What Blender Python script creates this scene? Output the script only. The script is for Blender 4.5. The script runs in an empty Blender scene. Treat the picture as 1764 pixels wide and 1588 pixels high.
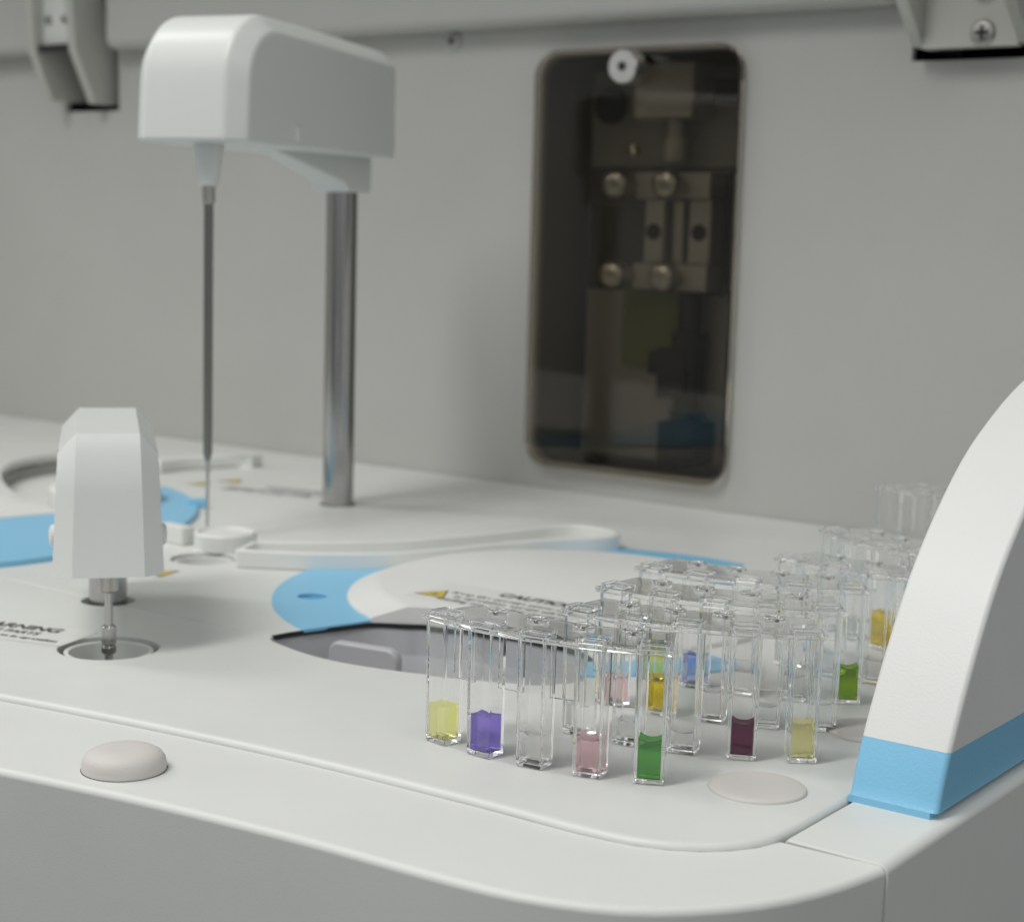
import bpy, bmesh, math, random
from math import sin, cos, pi, radians, sqrt, atan2
from mathutils import Vector, Matrix
random.seed(4)
SC = bpy.context.scene
COL = SC.collection

# ------------------------------------------------------------------ camera
FPX, CX, CY = 2950.0, 882.0, 794.0            # focal length / centre in photograph pixels
PITCH, ROLL, YAW, CAMH = radians(7.6), radians(1.6), radians(36.3), 0.115
fw = Vector((-sin(YAW) * cos(PITCH), cos(YAW) * cos(PITCH), -sin(PITCH)))
r0 = Vector((cos(YAW), sin(YAW), 0)); u0 = r0.cross(fw)
RT = r0 * cos(ROLL) + u0 * sin(ROLL)
UP = u0 * cos(ROLL) - r0 * sin(ROLL)
cam_d = bpy.data.cameras.new('camera'); cam = bpy.data.objects.new('camera', cam_d); COL.objects.link(cam)
m3 = Matrix((RT, UP, -fw)).transposed()
cam.matrix_world = Matrix.Translation((0, 0, CAMH)) @ m3.to_4x4()
cam_d.sensor_fit = 'HORIZONTAL'; cam_d.sensor_width = 36; cam_d.lens = 36 * FPX / 1764
cam_d.clip_start = 0.01; cam_d.clip_end = 50
cam_d.dof.use_dof = True; cam_d.dof.focus_distance = 0.378; cam_d.dof.aperture_fstop = 21
SC.camera = cam

def at(px, py, z=0.0):                         # where a sight line of the photograph meets the height z
    d = fw * FPX + RT * (px - CX) - UP * (py - CY)
    t = (z - CAMH) / d.z
    return (d.x * t, d.y * t)

# ------------------------------------------------------------------ world and lamps
w = bpy.data.worlds.new('World'); SC.world = w; w.use_nodes = True
wn = w.node_tree; bg = wn.nodes['Background']            # the room around: pale ceiling and walls, darker floor
wt = wn.nodes.new('ShaderNodeTexCoord'); wx = wn.nodes.new('ShaderNodeSeparateXYZ'); wr = wn.nodes.new('ShaderNodeValToRGB')
wm = wn.nodes.new('ShaderNodeMapRange'); wm.inputs['From Min'].default_value = -1
wn.links.new(wt.outputs['Generated'], wx.inputs[0]); wn.links.new(wx.outputs['Z'], wm.inputs['Value']); wn.links.new(wm.outputs['Result'], wr.inputs['Fac'])
e = wr.color_ramp.elements; e[0].position = 0.40; e[0].color = (0.06, 0.062, 0.062, 1); e[1].position = 1.0; e[1].color = (0.68, 0.70, 0.70, 1)
q = e.new(0.49); q.color = (0.34, 0.35, 0.35, 1); q = e.new(0.62); q.color = (0.62, 0.64, 0.645, 1)
wz = wn.nodes.new('ShaderNodeTexNoise'); wz.inputs['Scale'].default_value = 2.2; wz.inputs['Detail'].default_value = 2      # random light and dark added to vary reflections in the metal
wq = wn.nodes.new('ShaderNodeMapRange'); wq.inputs['From Min'].default_value = 0.40; wq.inputs['From Max'].default_value = 0.60
wq.inputs['To Min'].default_value = 0.45; wq.inputs['To Max'].default_value = 1.55; wq.interpolation_type = 'SMOOTHSTEP'
wv = wn.nodes.new('ShaderNodeVectorMath'); wv.operation = 'SCALE'
wn.links.new(wt.outputs['Generated'], wz.inputs['Vector']); wn.links.new(wz.outputs['Fac'], wq.inputs['Value'])
wn.links.new(wr.outputs['Color'], wv.inputs[0]); wn.links.new(wq.outputs['Result'], wv.inputs['Scale'])
wn.links.new(wv.outputs['Vector'], bg.inputs[0]); bg.inputs[1].default_value = 0.70

def area(name, loc, target, sx, sy, power, col=(1, 0.985, 0.955)):
    L = bpy.data.lights.new(name, 'AREA'); L.shape = 'RECTANGLE'; L.size = sx; L.size_y = sy; L.energy = power; L.color = col
    o = bpy.data.objects.new(name, L); COL.objects.link(o); o.location = loc
    o.rotation_euler = (Vector(target) - Vector(loc)).to_track_quat('-Z', 'Y').to_euler()
    return o
area('ceiling_or_fill_lamp', (-0.50, -0.52, 1.48), (-0.40, 0.42, 0), 0.30, 0.95, 13.0)
area('ceiling_or_fill_lamp', (-1.45, 0.05, 1.25), (-0.35, 0.36, 0), 0.30, 0.95, 6.5)
area('ceiling_or_fill_lamp', (1.05, 0.05, 1.25), (-0.20, 0.36, 0), 0.30, 0.95, 2.0)  # weak fill added to brighten the right-hand faces, no known fitting

SC.view_settings.view_transform = 'Standard'; SC.view_settings.look = 'None'
SC.view_settings.exposure = 0.06; SC.view_settings.gamma = 1.0; SC.view_settings.use_curve_mapping = False
SC.render.engine = 'CYCLES'
cy = SC.cycles
cy.max_bounces = 56; cy.transmission_bounces = 56; cy.glossy_bounces = 40; cy.diffuse_bounces = 5
cy.transparent_max_bounces = 8; cy.caustics_refractive = True; cy.caustics_reflective = True
cy.blur_glossy = 0.6; cy.sample_clamp_indirect = 4.0; cy.use_denoising = True

# ------------------------------------------------------------------ materials
def mat(name, col, rough=0.5, metal=0.0, spec=0.5, bump=0.0, bscale=1500, var=0.0, trans=0.0, ior=1.49, coat=0.0):
    m = bpy.data.materials.new(name); m.use_nodes = True
    nt = m.node_tree; b = nt.nodes['Principled BSDF']
    b.inputs['Base Color'].default_value = (*col, 1); b.inputs['Roughness'].default_value = rough
    b.inputs['Metallic'].default_value = metal; b.inputs['Specular IOR Level'].default_value = spec
    b.inputs['Transmission Weight'].default_value = trans; b.inputs['IOR'].default_value = ior
    b.inputs['Coat Weight'].default_value = coat
    tc = nt.nodes.new('ShaderNodeTexCoord')
    if bump:
        n = nt.nodes.new('ShaderNodeTexNoise'); n.inputs['Scale'].default_value = bscale; n.inputs['Detail'].default_value = 3
        nt.links.new(tc.outputs['Object'], n.inputs['Vector'])
        bp = nt.nodes.new('ShaderNodeBump'); bp.inputs['Strength'].default_value = bump; bp.inputs['Distance'].default_value = 0.0002
        nt.links.new(n.outputs['Fac'], bp.inputs['Height']); nt.links.new(bp.outputs['Normal'], b.inputs['Normal'])
    if var:
        n2 = nt.nodes.new('ShaderNodeTexNoise'); n2.inputs['Scale'].default_value = 28; n2.inputs['Detail'].default_value = 5
        n2.inputs['Roughness'].default_value = 0.6
        nt.links.new(tc.outputs['Object'], n2.inputs['Vector'])
        r = nt.nodes.new('ShaderNodeValToRGB')
        r.color_ramp.elements[0].position = 0.3; r.color_ramp.elements[1].position = 0.7
        r.color_ramp.elements[0].color = (*[c * (1 - var) for c in col], 1); r.color_ramp.elements[1].color = (*col, 1)
        nt.links.new(n2.outputs['Fac'], r.inputs['Fac']); nt.links.new(r.outputs['Color'], b.inputs['Base Color'])
        r2 = nt.nodes.new('ShaderNodeMapRange'); r2.inputs['To Min'].default_value = rough - 0.05; r2.inputs['To Max'].default_value = rough + 0.08
        nt.links.new(n2.outputs['Fac'], r2.inputs['Value']); nt.links.new(r2.outputs['Result'], b.inputs['Roughness'])
    return m
M = {
    'shell': mat('grey_white_plastic', (0.70, 0.71, 0.685), 0.48, bump=0.16, bscale=2600, var=0.03),
    'deck': mat('matte_deck_plastic', (0.70, 0.71, 0.685), 0.40, bump=0.18, bscale=2600, var=0.055),
    'wall': mat('matte_wall_plastic', (0.495, 0.493, 0.472), 0.55, bump=0.25, var=0.03),
    'arm': mat('arm_plastic', (0.72, 0.735, 0.715), 0.30, bump=0.2),
    'upright': mat('textured_white_plastic', (0.74, 0.745, 0.73), 0.42, bump=0.22, bscale=1700, var=0.03),
    'blue': mat('blue_plastic', (0.23, 0.54, 0.77), 0.38, bump=0.25),
    'band': mat('textured_blue_plastic', (0.23, 0.54, 0.77), 0.30, bump=0.35, bscale=1500),
    'cover': mat('cover_plastic', (0.74, 0.745, 0.72), 0.45, bump=0.25, var=0.03),
    'steel': mat('brushed_steel', (0.46, 0.45, 0.45), 0.17, metal=1.0),
    'needle': mat('dark_steel', (0.27, 0.265, 0.25), 0.33, metal=1.0),
    'silver': mat('satin_silver', (0.80, 0.79, 0.77), 0.36, metal=1.0),
    'nickel': mat('nickel', (0.55, 0.53, 0.50), 0.32, metal=1.0),
    'grey': mat('grey_tray_plastic', (0.35, 0.355, 0.37), 0.42, bump=0.2),
    'grip': mat('pale_grey_plastic', (0.46, 0.46, 0.475), 0.33, bump=0.1),
    'rubber': mat('grey_rubber', (0.63, 0.605, 0.57), 0.6, bump=0.3, var=0.05),
    'black': mat('black_rubber', (0.012, 0.012, 0.014), 0.5),
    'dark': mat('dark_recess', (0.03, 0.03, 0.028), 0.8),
    'ink': mat('printed_ink', (0.05, 0.05, 0.05), 0.5),
    'softink': mat('printed_grey_ink', (0.18, 0.18, 0.18), 0.5),
    'yellow': mat('yellow_print', (0.62, 0.47, 0.06), 0.45),
    'film': mat('label_film', (0.71, 0.715, 0.69), 0.33),
    'smoke': mat('smoked_acrylic', (0.57, 0.53, 0.455), 0.02, trans=1.0, ior=1.36),
    'clear': mat('clear_polystyrene', (1.0, 1.0, 1.0), 0.0, trans=1.0, ior=1.43),
    'olive': mat('olive_plate', (0.16, 0.18, 0.05), 0.5),
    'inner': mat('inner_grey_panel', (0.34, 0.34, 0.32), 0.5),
    'block': mat('pale_block', (0.50, 0.49, 0.46), 0.4),
    'mount': mat('dark_mount_plate', (0.13, 0.13, 0.12), 0.5),
    'cast': mat('hinge_cast_metal', (0.50, 0.50, 0.46), 0.45, bump=0.2),
}
def liquid(name, col):
    return mat(name, col, 0.0, trans=1.0, ior=1.16)
LQ = {
    'pale_yellow': liquid('pale_yellow_liquid', (0.93, 0.93, 0.42)), 'violet': liquid('violet_liquid', (0.30, 0.22, 0.78)),
    'water': liquid('clear_liquid', (0.99, 0.99, 0.99)), 'pink': liquid('pink_liquid', (0.92, 0.62, 0.66)),
    'green': liquid('green_liquid', (0.10, 0.45, 0.065)), 'purple': liquid('dark_purple_liquid', (0.13, 0.0, 0.055)),
    'straw': liquid('straw_yellow_liquid', (0.92, 0.86, 0.40)), 'orange': liquid('amber_liquid', (0.94, 0.72, 0.025)),
    'lime': liquid('yellow_green_liquid', (0.80, 0.90, 0.20)), 'blue': liquid('blue_liquid', (0.42, 0.50, 0.88)),
    'olive_green': liquid('leaf_green_liquid', (0.28, 0.50, 0.03)),
}

# ------------------------------------------------------------------ helpers
def finish(o, smooth=True, ang=35, wn=True):
    me = o.data
    if smooth:
        for p in me.polygons: p.use_smooth = True
        me.set_sharp_from_angle(angle=radians(ang))
        if wn:
            md = o.modifiers.new('normals', 'WEIGHTED_NORMAL'); md.keep_sharp = True; md.weight = 80
    return o
def link(name, me, m, parent=None, world=True, smooth=True, ang=35):
    o = bpy.data.objects.new(name, me); COL.objects.link(o)
    for x in (m if isinstance(m, (list, tuple)) else [m]): me.materials.append(x)
    if parent is not None:
        o.parent = parent
        if world:
            mw = parent.matrix_basis.copy() if parent.parent is None else parent.parent.matrix_basis @ parent.matrix_basis
            me.transform(mw.inverted())
    return finish(o, smooth, ang)
def obj(name, bm, m, parent=None, world=True, smooth=True, ang=35):
    bmesh.ops.recalc_face_normals(bm, faces=bm.faces[:])
    me = bpy.data.meshes.new(name); bm.to_mesh(me); bm.free()
    return link(name, me, m, parent, world, smooth, ang)
def thing(name, label, cat, loc=(0, 0, 0), rz=0, group=None):
    o = bpy.data.objects.new(name, None); COL.objects.link(o); o.empty_display_size = 0.01
    o.location = loc; o.rotation_euler = (0, 0, rz)
    o.matrix_basis = Matrix.Translation(loc) @ Matrix.Rotation(rz, 4, 'Z')
    return tag(o, label, cat, group)
def tag(o, label=None, cat=None, group=None, kind=None):
    if label: o['label'] = label
    if cat: o['category'] = cat
    if group: o['group'] = group
    if kind: o['kind'] = kind
    return o

def area2(p): return sum(p[i][0] * p[(i + 1) % len(p)][1] - p[(i + 1) % len(p)][0] * p[i][1] for i in range(len(p))) / 2
def plate_mesh(outer, holes, ztop, thick, bev=0.0005, res=3):
    """A flat plate with rounded edges and openings."""
    cu = bpy.data.curves.new('plate', 'CURVE'); cu.dimensions = '2D'; cu.fill_mode = 'BOTH'
    cu.extrude = max(thick / 2 - bev, 1e-6); cu.bevel_depth = bev; cu.bevel_resolution = res; cu.offset = -bev
    for k, p in enumerate([outer] + list(holes)):
        p = list(p)
        if (area2(p) > 0) != (k == 0): p.reverse()
        s = cu.splines.new('POLY'); s.points.add(len(p) - 1); s.use_cyclic_u = True
        for q, pt in zip(s.points, p): q.co = (pt[0], pt[1], 0, 1)
    t = bpy.data.objects.new('plate', cu); COL.objects.link(t)
    dg = bpy.context.evaluated_depsgraph_get()
    me = bpy.data.meshes.new_from_object(t.evaluated_get(dg))
    bpy.data.objects.remove(t); bpy.data.curves.remove(cu)
    me.materials.clear()
    me.transform(Matrix.Translation((0, 0, ztop - thick / 2)))
    bm = bmesh.new(); bm.from_mesh(me); bmesh.ops.remove_doubles(bm, verts=bm.verts[:], dist=1e-7)
    bmesh.ops.recalc_face_normals(bm, faces=bm.faces[:]); bm.to_mesh(me); bm.free()
    return me
WALLROT = Matrix(((1, 0, 0, 0), (0, 0, -1, 0), (0, 1, 0, 0), (0, 0, 0, 1)))   # (x, z) drawings stood up, front towards -y
def wall_plate_mesh(outer, holes, yfront, thick, bev=0.0005, res=3):
    me = plate_mesh(outer, holes, 0, thick, bev, res)
    me.transform(Matrix.Translation((0, yfront + thick / 2, 0)) @ WALLROT @ Matrix.Translation((0, 0, thick / 2)))
    return me
def circle(c, r, n=64, a0=0, a1=2 * pi, closed=True):
    k = n if closed else n + 1
    return [(c[0] + r * cos(a0 + (a1 - a0) * i / n), c[1] + r * sin(a0 + (a1 - a0) * i / n)) for i in range(k)]
def rrect(x0, y0, x1, y1, r, n=8):
    p = []
    for cx, cy_, a in ((x1 - r, y1 - r, 0), (x0 + r, y1 - r, pi / 2), (x0 + r, y0 + r, pi), (x1 - r, y0 + r, 1.5 * pi)):
        p += [(cx + r * cos(a + pi / 2 * i / n), cy_ + r * sin(a + pi / 2 * i / n)) for i in range(n + 1)]
    return p
def spline(p, n=8, closed=False):
    out = []; N = len(p)
    g = (lambda i: p[i % N]) if closed else (lambda i: p[max(0, min(N - 1, i))])
    for i in range(N if closed else N - 1):
        a, b, c, d = g(i - 1), g(i), g(i + 1), g(i + 2)
        for k in range(n):
            t = k / n
            out.append(tuple(0.5 * (2 * b[j] + (c[j] - a[j]) * t + (2 * a[j] - 5 * b[j] + 4 * c[j] - d[j]) * t * t + (3 * b[j] - a[j] - 3 * c[j] + d[j]) * t ** 3) for j in range(len(b))))
    if not closed: out.append(tuple(p[-1]))
    return out
def offset_poly(p, d, closed=True):
    """Moves an outline to its left by d."""
    N = len(p); out = []
    for i in range(N):
        a = Vector(p[(i - 1) % N] if closed or i > 0 else p[i]); b = Vector(p[i]); c = Vector(p[(i + 1) % N] if closed or i < N - 1 else p[i])
        n1 = (b - a); n2 = (c - b)
        if n1.length < 1e-9: n1 = n2
        if n2.length < 1e-9: n2 = n1
        n1.normalize(); n2.normalize()
        n = Vector((-(n1.y + n2.y), n1.x + n2.x)); l = n.length
        n = n / l if l > 1e-6 else Vector((-n1.y, n1.x))
        k = d / max(0.35, n.dot(Vector((-n1.y, n1.x))))
        out.append((b.x + n.x * k, b.y + n.y * k))
    return out
def loft(bm, rings, cap0=True, cap1=True, closed=True):
    vs = [[bm.verts.new(p) for p in r] for r in rings]
    n = len(vs[0])
    for a, b in zip(vs, vs[1:]):
        for i in range(n if closed else n - 1):
            j = (i + 1) % n
            try: bm.faces.new((a[i], a[j], b[j], b[i]))
            except ValueError: pass
    if cap0: bm.faces.new(list(reversed(vs[0])))
    if cap1: bm.faces.new(vs[-1])
    return vs
def lathe(bm, prof, c=(0, 0, 0), n=48, axis='Z'):
    """prof: (radius, height) pairs; radius 0 at an end closes it."""
    def P(r, h, a):
        if axis == 'Z': return (c[0] + r * cos(a), c[1] + r * sin(a), c[2] + h)
        if axis == 'Y': return (c[0] + r * cos(a), c[1] - h, c[2] + r * sin(a))      # height towards -y
        return (c[0] + h, c[1] + r * cos(a), c[2] + r * sin(a))
    prev = None
    for r, h in prof:
        cur = [bm.verts.new(P(r, h, 2 * pi * i / n)) for i in range(n)] if r > 1e-7 else [bm.verts.new(P(0, h, 0))]
        if prev:
            for i in range(n):
                j = (i + 1) % n
                f = [prev[i % len(prev)], prev[j % len(prev)], cur[j % len(cur)], cur[i % len(cur)]]
                f = [v for k, v in enumerate(f) if v not in f[:k]]
                if len(f) > 2: bm.faces.new(f)
        prev = cur
def lat(name, prof, c, m, parent=None, n=48, axis='Z', world=True, ang=35):
    bm = bmesh.new(); lathe(bm, prof, c, n, axis); return obj(name, bm, m, parent, world, ang=ang)
def box(bm, x0, x1, y0, y1, z0, z1, bev=0.0, seg=2):
    r = bmesh.ops.create_cube(bm, size=1.0)
    for v in r['verts']:
        v.co = ((x0 + x1) / 2 + v.co.x * (x1 - x0), (y0 + y1) / 2 + v.co.y * (y1 - y0), (z0 + z1) / 2 + v.co.z * (z1 - z0))
    if bev:
        es = list({e for v in r['verts'] for e in v.link_edges})
        bmesh.ops.bevel(bm, geom=es, offset=bev, segments=seg, profile=0.5, affect='EDGES')
def bx(name, d, m, parent=None, bev=0.0004, seg=2):
    bm = bmesh.new(); box(bm, *d, bev=bev, seg=seg); return obj(name, bm, m, parent)
def bevel_sharp(bm, ang, off, seg=2):
    bm.normal_update()
    es = [e for e in bm.edges if len(e.link_faces) == 2 and e.calc_face_angle(0) > radians(ang)]
    bmesh.ops.bevel(bm, geom=es, offset=off, segments=seg, profile=0.5, affect='EDGES', clamp_overlap=True)
def text_mesh(lines):
    """lines: (text, size, x, y, bold stroke, shear). One flat mesh of lettering, drawn in x and y, 0.03 mm thick."""
    bm = bmesh.new()
    for s, size, x, y, fat, align in lines:
        cu = bpy.data.curves.new('lettering', 'FONT'); cu.body = s; cu.size = size; cu.offset = fat; cu.align_x = align
        cu.extrude = 0.00001
        t = bpy.data.objects.new('lettering', cu); COL.objects.link(t)
        me = bpy.data.meshes.new_from_object(t.evaluated_get(bpy.context.evaluated_depsgraph_get()))
        bpy.data.objects.remove(t); bpy.data.curves.remove(cu)
        me.transform(Matrix.Translation((x, y, 0))); bm.from_mesh(me); bpy.data.meshes.remove(me)
    return bm
def set_mats(bm, idx, start): 
    for f in bm.faces[start:]: f.material_index = idx

# ------------------------------------------------------------------ the setting: casing, worktop, wall
WY = 0.6326                                    # the wall's front face
groove = spline([(-0.95, 0.06), (-0.80, 0.118), (-0.65, 0.170), (-0.50, 0.214), (-0.42, 0.2345), (-0.34, 0.254), (-0.263, 0.2655), (-0.207, 0.2690),
                 (-0.179, 0.2696), (-0.164, 0.2722), (-0.154, 0.2785), (-0.148, 0.2880), (-0.1466, 0.300)], 6)
front = spline([(-0.95, 0.015), (-0.80, 0.076), (-0.65, 0.130), (-0.50, 0.174), (-0.42, 0.194), (-0.34, 0.2120), (-0.296, 0.2208), (-0.259, 0.2275), (-0.221, 0.2322),
                (-0.187, 0.2345), (-0.168, 0.2372), (-0.150, 0.2450), (-0.136, 0.2600), (-0.1285, 0.2760), (-0.1248, 0.2921)], 6)
deck_outer = groove + [(-0.1466, 0.345), (-0.1466, 0.6318), (-0.95, 0.6318)]

# openings
mix_c, mixpole_c, pole_c = (-0.3568, 0.3027), (-0.4028, 0.3415), (-0.4789, 0.5293)
small_c = at(350, 962)
recess_front = [(-0.3335, 0.3418), (-0.3209, 0.3358), (-0.3051, 0.3335), (-0.2907, 0.3350), (-0.2754, 0.3392)]
recess_right = [(-0.262, 0.3445), (-0.249, 0.3500), (-0.2425, 0.3595), (-0.246, 0.3745)]
recess_back = [(-0.256, 0.3870), (-0.275, 0.3905), (-0.293, 0.3885), (-0.3108, 0.3830), (-0.3157, 0.3797), (-0.3246, 0.3740), (-0.3300, 0.3600)]
recess = spline(recess_front + recess_right + recess_back, 5, True)
left_c = (-0.590, 0.380)
well_c, well_r = (-0.582, 0.532), 0.088
mix_hole, mixpole_hole, pole_hole, small_hole = circle(mix_c, 0.0136), circle(mixpole_c, 0.0080), circle(pole_c, 0.0078, 40), circle(small_c, 0.0112)
left_well = spline([at(*p) for p in ((2, 812), (20, 797), (55, 788), (110, 781), (180, 781), (235, 789), (258, 812), (240, 850), (180, 880), (130, 888), (100, 880), (60, 866), (30, 851), (8, 832))], 6, True)
DZ = 0.0
# the worktop is moulded in pieces that meet at fine seams
SEAM_Y, SEAM_X, G = 0.3405, -0.4665, 0.00022
def clip(p, f):
    """Part of outline p where f >= 0 (f linear)."""
    out = []
    for i in range(len(p)):
        a, b = p[i], p[(i + 1) % len(p)]; fa, fb = f(a), f(b)
        if fa >= 0: out.append(a)
        if (fa >= 0) != (fb >= 0):
            t = fa / (fa - fb); out.append((a[0] + (b[0] - a[0]) * t, a[1] + (b[1] - a[1]) * t))
    return out
finger_c = (-0.3601, 0.3868)
slits = [[(-0.94, SEAM_Y - G), (-0.4115, SEAM_Y - G), (-0.4115, SEAM_Y + G), (-0.94, SEAM_Y + G)],
         [(-0.3942, SEAM_Y + 0.0003 - G), (-0.3345, SEAM_Y + 0.0009 - G), (-0.3345, SEAM_Y + 0.0009 + G), (-0.3942, SEAM_Y + 0.0003 + G)],
         [(SEAM_X - G, 0.436), (SEAM_X + G, 0.436), (SEAM_X + G, 0.631), (SEAM_X - G, 0.631)]]
ER = 0.0013
in_edge = offset_poly(groove + [(-0.1466, 0.345), (-0.1466, 0.6318)], ER, False)
me = plate_mesh(in_edge + [(-0.95, 0.6318)], [mix_hole, mixpole_hole, pole_hole, small_hole, recess, left_well, circle(finger_c, 0.0048, 32)] + slits, DZ, 0.006, 0.0003, 2)
tag(link('worktop', me, M['deck']), kind='structure')
ge = groove + [(-0.1466, 0.345), (-0.1466, 0.6318)]
bm = bmesh.new()
rings = [[(x, y, -0.0004) for x, y in offset_poly(ge, ER + 0.0010, False)], [(x, y, -0.00004) for x, y in offset_poly(ge, ER + 0.0002, False)]]
for k in range(7):
    a = pi / 2 * k / 6; rings.append([(x, y, -0.00004 - ER * (1 - cos(a))) for x, y in offset_poly(ge, ER * (1 - sin(a)), False)])
rings.append([(x, y, -0.008) for x, y in ge])
loft(bm, rings, False, False, False)
tag(obj('worktop_edge', bm, M['deck'], ang=60), kind='structure')
# front casing: lower ledge, rounded edge, upright face
bm = bmesh.new()
inner = [(x, y) for x, y in offset_poly(groove, -0.0007, False)]
n = len(groove)
fr = front
def resample(p, n):
    L = [0]
    for a, b in zip(p, p[1:]): L.append(L[-1] + math.dist(a, b))
    out = []; k = 0
    for i in range(n):
        s = L[-1] * i / (n - 1)
        while k < len(p) - 2 and L[k + 1] < s: k += 1
        t = (s - L[k]) / max(1e-9, L[k + 1] - L[k]); out.append((p[k][0] + (p[k + 1][0] - p[k][0]) * t, p[k][1] + (p[k + 1][1] - p[k][1]) * t))
    return out
NN = 140
gi = resample([p for p in groove if p[1] < 0.2905] + [(-0.1470, 0.2917)], NN); fo = resample(front, NN)
LZ = -0.0015
RR = 0.0016
def off(d): return offset_poly(fo, d, False)
rings = [[(x, y, LZ - 0.02) for x, y in gi], [(x, y, LZ - 0.0004) for x, y in gi], [(x * 0.99 + fx * 0.01, y * 0.99 + fy * 0.01, LZ) for (x, y), (fx, fy) in zip(gi, fo)]]
for k in range(7):
    a = pi / 2 * k / 6
    q = off(RR * (1 - sin(a)))
    rings.append([(x, y, LZ - RR * (1 - cos(a))) for x, y in q])
rings.append([(x, y, -0.05) for x, y in off(0.001)]); rings.append([(x, y, -0.22) for x, y in off(0.012)])
loft(bm, rings, False, False, False)
tag(obj('front_casing', bm, M['shell']), kind='structure')
# side casing: strip along the right edge and its upright face
bm = bmesh.new()
prof = [(-0.1460, -0.02), (-0.1460, -0.0014), (-0.1454, -0.0008)]
for k in range(7):
    a = pi / 2 * k / 6; prof.append((-0.1243 - 0.0024 * (1 - sin(a)), -0.0008 - 0.0020 * (1 - cos(a))))
prof += [(-0.1243, -0.05), (-0.1243, -0.22)]
ys = [0.2923, 0.2930, 0.64, 0.66]
rr = []
for y in ys:
    d = 0.0004 if y == ys[0] else 0
    rr.append([(x if i > 2 else x, y, z - d) for i, (x, z) in enumerate(prof)])
loft(bm, rr, True, False, False)
tag(obj('side_casing', bm, M['shell']), kind='structure')
# wall with its window and hinge openings
win = rrect(-0.4522, 0.0128, -0.3528, 0.1922, 0.0098)
slotL = [(-0.780, 0.1745), (-0.736, 0.1745), (-0.736, 0.235), (-0.780, 0.235)]
slotR = [(-0.279, 0.1845), (-0.205, 0.1845), (-0.205, 0.235), (-0.279, 0.235)]
me = wall_plate_mesh([(-1.0, -0.012), (-0.10, -0.012), (-0.10, 0.245), (-1.0, 0.245)], [win, slotL, slotR], WY, 0.004, 0.0006, 2)
tag(link('back_wall', me, M['wall']), kind='structure')
bm = bmesh.new(); box(bm, -0.965, -0.955, -0.02, WY + 0.01, -0.02, 0.25, 0.002)  # unseen wall added beyond the left edge to darken that side
tag(obj('added_shade_wall', bm, M['wall']), kind='structure')
# chamber behind the window and dark pockets behind the hinges
def open_box(x0, x1, y0, y1, z0, z1):
    bm = bmesh.new(); box(bm, x0, x1, y0, y1, z0, z1)
    bm.normal_update()
    f = [f for f in bm.faces if f.normal.y < -0.5]; bmesh.ops.delete(bm, geom=f, context='FACES')
    bmesh.ops.reverse_faces(bm, faces=bm.faces[:])
    return bm
def raw(name, bm, m, smooth=False):
    me = bpy.data.meshes.new(name); bm.to_mesh(me); bm.free(); return link(name, me, m, smooth=smooth)
tag(raw('wall_chamber', open_box(-0.466, -0.335, WY + 0.0041, WY + 0.075, 0.002, 0.203), M['inner']), kind='structure')
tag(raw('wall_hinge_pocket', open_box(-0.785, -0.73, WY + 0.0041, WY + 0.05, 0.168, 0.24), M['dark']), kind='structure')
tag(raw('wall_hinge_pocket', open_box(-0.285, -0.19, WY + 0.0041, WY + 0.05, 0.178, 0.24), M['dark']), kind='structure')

# ------------------------------------------------------------------ raised lid above the wall
t = thing('raised_lid', 'grey raised lid whose rounded lower edge overhangs the top of the back wall', 'lid', (-0.5, 0.65, 0.206))
segs = [(-0.99, -0.781), (-0.733, -0.2815), (-0.203, -0.11)]
for x0, x1 in segs:
    bm = bmesh.new()
    p = [(0.392, 0.460), (0.6195, 0.252)]  # unseen upper part tilted forward to keep light off wall and rear worktop
    for k in range(7):
        a = pi / 2 * k / 6; p.append((0.6195 + 0.005 * (1 - cos(a)), 0.2105 - 0.005 * sin(a)))
    p += [(0.6318, 0.2055), (0.6318, 0.262), (0.400, 0.470)]
    rings = []
    for x, s in ((x0, 0.004), (x0 + 0.0012, 0.0012), (x0 + 0.004, 0), (x1 - 0.004, 0), (x1 - 0.0012, 0.0012), (x1, 0.004)):
        rings.append([(x, y + (s if y < 0.6317 else 0), z + (s if z < 0.22 else 0)) for y, z in p])
    loft(bm, rings, True, True, True)
    obj('lid_panel', bm, M['wall'], t)
for x0, x1 in ((-0.7808, -0.7332), (-0.2813, -0.2032)):  # unseen slope continued over the hinge gaps, shading the back likewise
    bm = bmesh.new(); q = [(0.393, 0.461), (0.6200, 0.2535), (0.6200, 0.236), (0.6316, 0.236), (0.6316, 0.262), (0.401, 0.468)]
    loft(bm, [[(x0, y, z) for y, z in q], [(x1, y, z) for y, z in q]], True, True); obj('lid_panel', bm, M['wall'], t)

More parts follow.
